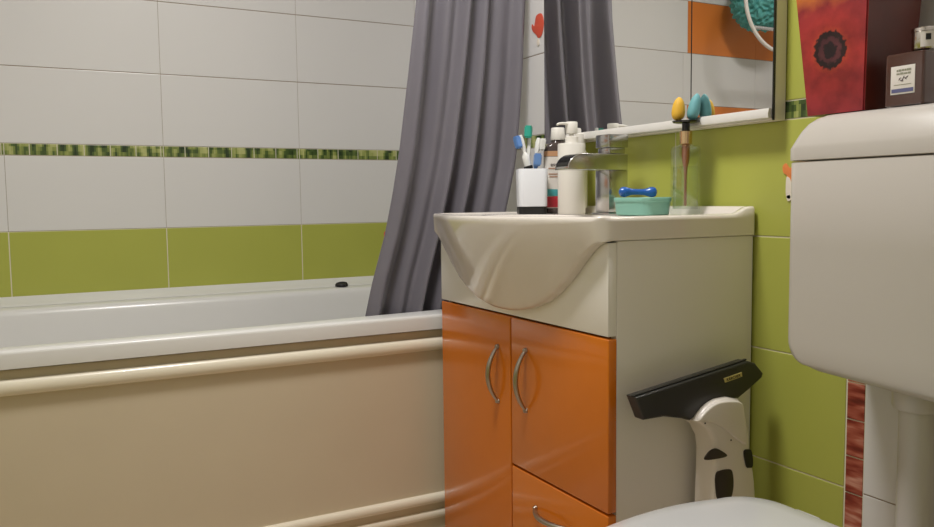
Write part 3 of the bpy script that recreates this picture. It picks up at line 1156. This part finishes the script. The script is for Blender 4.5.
sticker('fish_sticker', [(-1.2205, 1.090), (-1.2185, 1.068), (-1.2215, 1.044), (-1.236, 1.038), (-1.252, 1.052), (-1.256, 1.074), (-1.244, 1.092), (-1.230, 1.096)], wallA, 'sticker_orange',
        'orange fish sticker just above the mosaic band at the left photo edge')
BY = -1.487
sticker('butterfly_sticker', [(BY + 0.014, 0.926), (BY + 0.021, 0.921), (BY + 0.019, 0.910), (BY + 0.011, 0.904), (BY + 0.012, 0.890), (BY + 0.005, 0.876), (BY - 0.012, 0.878), (BY - 0.030, 0.890),
                              (BY - 0.034, 0.906), (BY - 0.020, 0.918), (BY - 0.004, 0.922), (BY + 0.006, 0.918)], wallB, 'sticker_orange',
        'orange and white sticker on the green tile, half hidden by the cistern',
        extra=[('white_body', [(BY + 0.012, 0.903), (BY + 0.004, 0.898), (BY + 0.000, 0.880), (BY + 0.001, 0.866), (BY + 0.009, 0.862), (BY + 0.013, 0.874), (BY + 0.0135, 0.890)], 'sticker_white'),
               ('dark_spot', [(BY + 0.004, 0.872), (BY + 0.011, 0.871), (BY + 0.0105, 0.867), (BY + 0.004, 0.866)], 'sticker_dark')])

# ------------------------------------------------------------------ cistern
XS = -0.170
YK0, YK1 = -1.970, -1.6185
YKC = (YK0 + YK1) / 2
t = thing('toilet_cistern', (-0.09, YKC, 0.62), 'white plastic toilet cistern mounted on the wall above the toilet', 'cistern')


def kring(ix, iy, z, r=0.016):
    dz_ = 0.012 if z < 0.63 else (0.012 * (0.67 - z) / 0.04 if z < 0.67 else 0)
    return [(x, y, z - dz_ * sstep(0.04, 0.22, YK1 - y)) for x, y in rrect(XS + ix, -0.004, YK0 + iy, YK1 - iy, (0.006, r, r, 0.006), 6)]


bm = bmesh.new()
rings = [kring(0.022, 0.060, 0.6215), kring(0.007, 0.044, 0.6225), kring(0.002, 0.030, 0.6275)]
for k in range(1, 9):
    a = PI / 2 * k / 8
    rings.append(kring(0.002 * (1 - math.sin(a)), 0.030 * (1 - math.sin(a)) * 0.93, 0.6275 + 0.036 * (1 - math.cos(a))))
rings += [kring(0, 0, 0.80), kring(0, 0, 0.9175), kring(0.001, 0.001, 0.919)]
loops(bm, rings)
finish('tank', bm, 'plastic_cistern', t, angle=50)
bm = bmesh.new()
rings = [kring(0.001, 0.001, 0.9205), kring(-0.0012, -0.0012, 0.9215), kring(-0.0012, -0.0012, 0.938), kring(0.0005, 0.0005, 0.9435, 0.018)]
for ix, iy, z in ((0.004, 0.0020, 0.952), (0.0095, 0.0055, 0.9630), (0.015, 0.0115, 0.9730), (0.0210, 0.020, 0.9800), (0.027, 0.029, 0.9835), (0.036, 0.042, 0.9848)):
    rings.append(kring(ix, iy, z, 0.02 + ix * 0.3))
loops(bm, rings)
finish('tank_lid', bm, 'plastic_cistern', t, angle=50)
PX, PY = -0.090, -1.7765
bm = bmesh.new(); add_lathe(bm, [(0.030, 0.6070), (0.0325, 0.606), (0.0325, 0.585), (0.0305, 0.581), (0.027, 0.580)], (PX, PY, 0), 32)
finish('pipe_collar', bm, 'plastic_cistern', t)
pts = [(PX, PY, 0.581), (PX, PY, 0.50), (PX, PY, 0.40)] + [(PX - 0.05 * (1 - math.cos(PI / 2 * k / 6)), PY, 0.40 - 0.05 * math.sin(PI / 2 * k / 6)) for k in range(1, 7)] + [(PX - 0.10, PY, 0.35)]
bm = bmesh.new(); add_tube(bm, pts, 0.0235, 24)
finish('flush_pipe', bm, 'plastic_cistern', t)

# ------------------------------------------------------------------ toilet
YT = -1.793
t = thing('toilet', (-0.45, YT, 0), 'white toilet with its seat lid closed in the foreground', 'toilet')


def lidring(s, z, dx=0.0, xb=-0.243, hw=0.178, xf=-0.675):
    """egg outline, straight hinge edge at the back"""
    out = []
    xm = -0.39
    rc = 0.062
    half = []
    for k in range(9):                                  # back corner
        a = PI / 2 * k / 8
        half.append((xb - rc + rc * math.cos(a), hw - 0.012 - rc + rc * math.sin(a)))
    for k in range(1, 6):
        q = k / 6
        x = (xb - rc) + (xm - (xb - rc)) * q
        half.append((x, hw - 0.012 + 0.012 * math.sin(q * PI / 2)))
    for k in range(0, 17):
        a = PI / 2 * k / 16
        half.append((xm - (xm - xf) * math.sin(a) ** 1.0, hw * max(0.0, math.cos(a)) ** 0.86))
    cx = -0.45
    full = half + [(x, -y) for x, y in reversed(half[:-1])]
    return [(cx + (x - cx) * s + dx, YT + y * s, z) for x, y in full]


bm = bmesh.new()
loops(bm, [lidring(0.96, 0.4305), lidring(0.992, 0.4315), lidring(1.0, 0.435), lidring(1.0, 0.443), lidring(0.992, 0.4480), lidring(0.97, 0.4500), lidring(0.85, 0.4520), lidring(0.5, 0.4540)])
finish('seat_lid', bm, 'seat_white', t, angle=60)
bm = bmesh.new()
loops(bm, [lidring(0.97, 0.4095), lidring(0.99, 0.411), lidring(0.995, 0.418), lidring(0.985, 0.4285), lidring(0.95, 0.4300)])
finish('seat', bm, 'seat_white', t, angle=60)
bm = bmesh.new()
rings = []
for s, z, dx in ((0.60, 0.002, 0.03), (0.62, 0.012, 0.03), (0.56, 0.05, 0.03), (0.55, 0.16, 0.035), (0.66, 0.25, 0.025), (0.86, 0.33, 0.005), (0.95, 0.38, 0), (0.965, 0.402, 0), (0.95, 0.4088, 0)):
    rings.append(lidring(s, z, dx, xb=-0.20))
loops(bm, rings)
finish('bowl', bm, 'ceramic', t, angle=60)
for s in (-1, 1):
    bm = bmesh.new(); add_lathe(bm, [(0.011, -0.018), (0.012, -0.016), (0.012, 0.016), (0.011, 0.018)], (-0.236, YT + s * 0.075, 0.432), 20, 'y')
    finish('hinge', bm, 'seat_white', t)

# ------------------------------------------------------------------ planter, perfume and can on the cistern
PLX0, PLX1, PLY0, PLY1, PLZ = -0.137, -0.037, -1.7165, -1.6245, 0.9853
FLZ = 0.24
o = thing('flower_planter', (-0.137, (PLY0 + PLY1) / 2, PLZ), 'square flared red planter box with a printed poppy on the cistern', 'planter')


def plring(s, z, inset=0.0):
    fl = 0.020 * z / 0.16
    return [(x, y, PLZ + z) for x, y in ((PLX1 + fl * 0.2 - inset, PLY1 + fl * 0.65 - inset), (PLX0 - fl * 0.6 + inset, PLY1 + fl * 0.65 - inset), (PLX0 - fl * 0.6 + inset, PLY0 - fl * 0.55 + inset), (PLX1 + fl * 0.2 - inset, PLY0 - fl * 0.55 + inset))]


bm = bmesh.new()
vs = loops(bm, [plring(1, 0.0005), plring(1, FLZ), plring(1, FLZ, 0.004), plring(1, 0.15, 0.004)], cap0=True, cap1=True)
bm.normal_update()
bmesh.ops.recalc_face_normals(bm, faces=bm.faces)
for f in bm.faces:
    f.material_index = 0 if f.normal.x < -0.8 else 1
bmesh.ops.bevel(bm, geom=[e for e in bm.edges if abs((e.verts[0].co - e.verts[1].co).z) > 0.2], offset=0.002, segments=2, affect='EDGES')
finish('box_shell', bm, ['flower_print', 'planter_dark'], o, angle=30)

PFX, PFY = -0.1028, -1.7725
t = thing('perfume_bottle', (PFX, PFY, PLZ), 'square brown glass perfume bottle with silver cap on the cistern', 'perfume bottle')


def pring(a, b, z, r=0.004):
    return [(PFX + x, PFY + y, PLZ + z) for x, y in rrect(-a, a, -b, b, r, 4)]


bm = bmesh.new()
loops(bm, [pring(0.0330, 0.0255, 0.0006), pring(0.0342, 0.0268, 0.002), pring(0.0342, 0.0268, 0.065), pring(0.0332, 0.0258, 0.0675), pring(0.012, 0.012, 0.0685, 0.006), pring(0.008, 0.009, 0.0725, 0.007)])
pb = finish('bottle_body', bm, 'perfume_brown', t, angle=30)
FX = PFX - 0.0342
pfm = lambda a, b, c: Vector((FX - 0.0002 - c, PFY + 0.0008 - a, PLZ + b + 0.002))
bm = outline_mesh('l', [(-0.0165, 0.0135), (0.0165, 0.0135), (0.0165, 0.0495), (-0.0165, 0.0495)], [], 0.0004, 0.0001, pfm)
lb = finish('label', bm, 'label_white', t)


def bars(items, m_, name, parent, mapf):
    b = bmesh.new()
    for u0, u1, v0, v1 in items:
        b.faces.new([b.verts.new(mapf(u, v, 0.0007)) for u, v in ((u0, v0), (u1, v0), (u1, v1), (u0, v1))])
    return finish(name, b, m_, parent, smooth=False)


bars([(-0.0085, -0.006, 0.0425, 0.0448), (-0.0055, -0.002, 0.0425, 0.0452), (-0.0015, 0.002, 0.0427, 0.0452), (0.0025, 0.005, 0.0427, 0.045), (0.0055, 0.0115, 0.0425, 0.0452),
      (-0.0085, -0.004, 0.0385, 0.0405), (-0.0035, 0.001, 0.0385, 0.041), (0.0015, 0.0065, 0.0385, 0.0405), (0.007, 0.011, 0.0385, 0.0408), (-0.012, 0.012, 0.0252, 0.0259)], 'ink_green', 'small_print', lb, pfm)
bars([(-0.015, 0.015, 0.0155, 0.0205)], 'ink_blue', 'blue_band', lb, pfm)
b = bmesh.new()
for k, (u, v, a) in enumerate(((-0.004, 0.033, 0.9), (0.0, 0.0315, 1.9), (0.004, 0.033, 2.4), (0.0015, 0.0345, 1.2), (-0.0015, 0.0305, 2.7), (0.006, 0.0345, 0.6))):
    c_, s_ = math.cos(a), math.sin(a)
    b.faces.new([b.verts.new(pfm(u + p * c_ - q * s_, v + p * s_ + q * c_, 0.0007)) for p, q in ((-0.0028, 0), (0, -0.0008), (0.0028, 0), (0, 0.0008))])
finish('sprig_motif', b, 'ink_dark', lb, smooth=False)
bm = bmesh.new(); add_lathe(bm, [(0.0150, 0.0700), (0.0153, 0.0705), (0.0153, 0.0920), (0.0162, 0.0925), (0.0162, 0.0965), (0.0153, 0.0975), (0.013, 0.0968)], (PFX, PFY - 0.005, PLZ + 0.003), 36)
cp = finish('cap', bm, 'silver', t)
bm = bmesh.new()


def capm(a, z):
    th = PI + 0.75 + a
    return (PFX + 0.0156 * math.cos(th), PFY - 0.005 + 0.0156 * math.sin(th), PLZ + 0.003 + z)


loops(bm, [[capm(-0.5 + 1.1 * k / 8, z) for k in range(9)] for z in (0.072, 0.0915)], cap0=False, cap1=False, closed=False)
finish('white_emblem_plate', bm, 'label_white', cp)
bm = bmesh.new()


def capm2(a, z):
    th = PI + 0.75 + a
    return (PFX + 0.0158 * math.cos(th), PFY - 0.005 + 0.0158 * math.sin(th), PLZ + 0.003 + z)


loops(bm, [[capm2(-0.12 + 0.40 * k / 6, z) for k in range(7)] for z in (0.0805, 0.0885)], cap0=False, cap1=False, closed=False)
finish('dark_emblem', bm, 'black', cp)

# ------------------------------------------------------------------ window vacuum leaning against the vanity side
YW = -1.452
t = thing('window_vacuum', (-0.118, YW, 0.245), 'white handheld window vacuum with black squeegee head leaning against the vanity side', 'window vacuum')
vm = lambda a, b, c: Vector((a, YW + c, b))
blade = [(-0.3185, 0.5590), (-0.0751, 0.5915), (-0.0568, 0.5858), (-0.0373, 0.5662), (-0.0401, 0.5585), (-0.0703, 0.5419), (-0.0952, 0.5297), (-0.1234, 0.5330), (-0.1544, 0.5330), (-0.18, 0.5242),
         (-0.1957, 0.5105), (-0.2043, 0.5060), (-0.2208, 0.5120), (-0.2594, 0.5203), (-0.3010, 0.5205)]
bm = outline_mesh('b', blade, [], 0.013, 0.004, vm, 3)
sq = finish('squeegee_head', bm, 'vac_black', t)
bm = outline_mesh('lip', [(-0.3200, 0.5592), (-0.0745, 0.5920), (-0.0740, 0.5942), (-0.3200, 0.5614)], [], 0.003, 0.0008, lambda a, b, c: Vector((a, YW - 0.006 + c, b)))
finish('rubber_blade', bm, 'black', sq)
bm = outline_mesh('bg', [(-0.1320, 0.5685), (-0.0913, 0.5743), (-0.0897, 0.5668), (-0.1290, 0.5609)], [], 0.0008, 0.0002, lambda a, b, c: Vector((a, YW - 0.0137 + c, b)))
bg = finish('badge', bm, 'badge_gold', t)
ta = math.atan2(0.0058, 0.0407)
bm = text_bm('KÄRCHER', 0.0072, lambda a, b, c: Vector((-0.1105 + a * math.cos(ta) - b * math.sin(ta), YW - 0.0147 - c, 0.5671 + a * math.sin(ta) + b * math.cos(ta))))
finish('wording', bm, 'black', bg)
head = [(-0.1990, 0.5064), (-0.1920, 0.5160), (-0.18, 0.5262), (-0.1680, 0.5330), (-0.1544, 0.5367), (-0.1300, 0.5372), (-0.1040, 0.5310), (-0.0960, 0.5088), (-0.0865, 0.473), (-0.0735, 0.4282), (-0.0650, 0.3836),
        (-0.0610, 0.3423), (-0.0620, 0.290), (-0.0680, 0.256), (-0.085, 0.2455), (-0.140, 0.2455), (-0.157, 0.258), (-0.1620, 0.300), (-0.1615, 0.3677), (-0.1600, 0.4062), (-0.1590, 0.4473), (-0.1625, 0.4676), (-0.1760, 0.4900)]
hole = smooth_poly([(-0.1633, 0.4090), (-0.1573, 0.4191), (-0.1343, 0.4189), (-0.1250, 0.4121), (-0.1224, 0.3878), (-0.1284, 0.3677), (-0.1438, 0.3642), (-0.1579, 0.3720), (-0.1620, 0.3895)], 4)
bm = outline_mesh('h', head, [], 0.026, 0.010, vm, 4)
finish('body', bm, 'vac_white', t, angle=60)
bm = outline_mesh('hc', [(x + 0.003, z - 0.002) for x, z in hole], [], 0.0015, 0.0008, lambda a, b, c: Vector((a, YW - 0.0255 + c, b)))
finish('grip_hole_shade', bm, 'vac_dark', t)  # dark plate on the solid body, coloured as the shade inside the grip hole
neck = smooth_poly([(-0.1990, 0.5085), (-0.1840, 0.5240), (-0.1604, 0.5335), (-0.1294, 0.5330), (-0.1045, 0.5265), (-0.0985, 0.5080), (-0.0900, 0.4730), (-0.0910, 0.4520), (-0.1110, 0.4630), (-0.1360, 0.4820), (-0.1660, 0.5000)], 4)
bm = outline_mesh('nk', neck, [], 0.004, 0.003, lambda a, b, c: Vector((a, YW - 0.0255 + c, b)), 3)
finish('neck_cover', bm, 'vac_white', t, angle=60)
bm = outline_mesh('w', smooth_poly([(-0.1858, 0.4420), (-0.1778, 0.4533), (-0.1642, 0.4574), (-0.1524, 0.4534), (-0.1354, 0.4410), (-0.1545, 0.4390)], 4), [], 0.001, 0.0004, lambda a, b, c: Vector((a, YW - 0.0265 + c, b)))
finish('tank_window', bm, 'vac_dark', t)
bm = outline_mesh('g', smooth_poly([(-0.0972, 0.4417), (-0.0850, 0.4435), (-0.0786, 0.4386), (-0.0754, 0.4138), (-0.0843, 0.4113), (-0.0916, 0.4158)], 4), [], 0.0012, 0.0004, lambda a, b, c: Vector((a, YW - 0.0265 + c, b)))
finish('switch', bm, 'black', t)
for (a, b) in ((-0.1875, 0.5035), (-0.1290, 0.4665)):
    bm = bmesh.new(); add_lathe(bm, [(0.0016, 0), (0.0012, -0.001)], (a, YW - 0.0285, b), 10, 'y')
    finish('screw', bm, 'vac_dark', t)

t = thing('storage_box', (-0.118, -1.462, 0), 'plain white lidded box on the floor holding up the window vacuum', 'box')
bm = bmesh.new(); add_box(bm, -0.195, -0.045, -1.512, -1.414, 0.001, 0.225, 0.004)
finish('box_body', bm, 'plastic_white', t)
bm = bmesh.new(); add_box(bm, -0.198, -0.042, -1.5145, -1.4115, 0.2255, 0.2445, 0.004)
finish('box_lid', bm, 'plastic_white', t)

# ------------------------------------------------------------------ hanging things in the far left corner, seen in the mirror
RX, RY, RZ, RR = -1.398, -0.300, 1.590, 0.192
t = thing('towel_ring', (XC + 0.001, RY, RZ), 'large round white towel ring with chrome bar, seen only in the mirror', 'towel ring')
bm = bmesh.new()
n = 56
rings = []
for k in range(n):
    a = 2 * PI * k / n
    c = Vector((math.cos(a), 0, math.sin(a)))
    rings.append([Vector((RX, RY, RZ)) + c * (RR + 0.007 * math.cos(2 * PI * q / 10)) + Vector((0, 0.007 * math.sin(2 * PI * q / 10), 0)) for q in range(10)])
loops(bm, rings + [rings[0]], False, False)
bmesh.ops.remove_doubles(bm, verts=bm.verts, dist=1e-5)
finish('rim', bm, 'ring_white', t)
bm = bmesh.new(); add_tube(bm, [(RX - 0.150, RY, RZ - 0.112), (RX + 0.150, RY, RZ - 0.112)], 0.007, 12)
finish('bar', bm, 'chrome', t)
bm = bmesh.new(); add_tube(bm, [(XC + 0.001, RY, RZ), (RX - RR - 0.002, RY, RZ)], 0.009, 12)
finish('wall_arm', bm, 'ring_white', t)
bm = bmesh.new()
c = Vector((-1.440, -0.160, 1.62))
t2 = bmesh.new()
bmesh.ops.create_icosphere(t2, subdivisions=6, radius=0.1)
for v in t2.verts:
    d_ = v.co.normalized()
    k_ = 1 + 0.07 * math.sin(11 * d_.x + 5 * math.sin(7 * d_.z)) * math.sin(9 * d_.y + 4 * math.sin(8 * d_.x)) + 0.025 * math.sin(29 * d_.z + 9 * d_.x + 4 * math.sin(13 * d_.y)) + 0.015 * math.sin(47 * d_.y + 11 * d_.z)
    v.co = d_ * 0.112 * k_
merge(bm, t2, Matrix.Translation(c))
t3 = thing('bath_puff', c - Vector((0, 0, 0.12)), 'ruffled teal mesh bath puff hanging behind the round towel ring, seen only in the mirror', 'bath sponge')
finish('mesh_ball', bm, 'puff_teal', t3)
bm = bmesh.new(); add_tube(bm, [c + Vector((0, 0, 0.09)), c + Vector((0, 0.06, 0.2)), Vector((c.x, -0.012, c.z + 0.26))], 0.002, 8)
finish('cord', bm, 'ring_white', t3)
bm = bmesh.new(); add_tube(bm, [(c.x, -0.0005, c.z + 0.262), (c.x, -0.02, c.z + 0.262), (c.x, -0.024, c.z + 0.272)], 0.004, 8)
finish('hook', bm, 'chrome', t3)
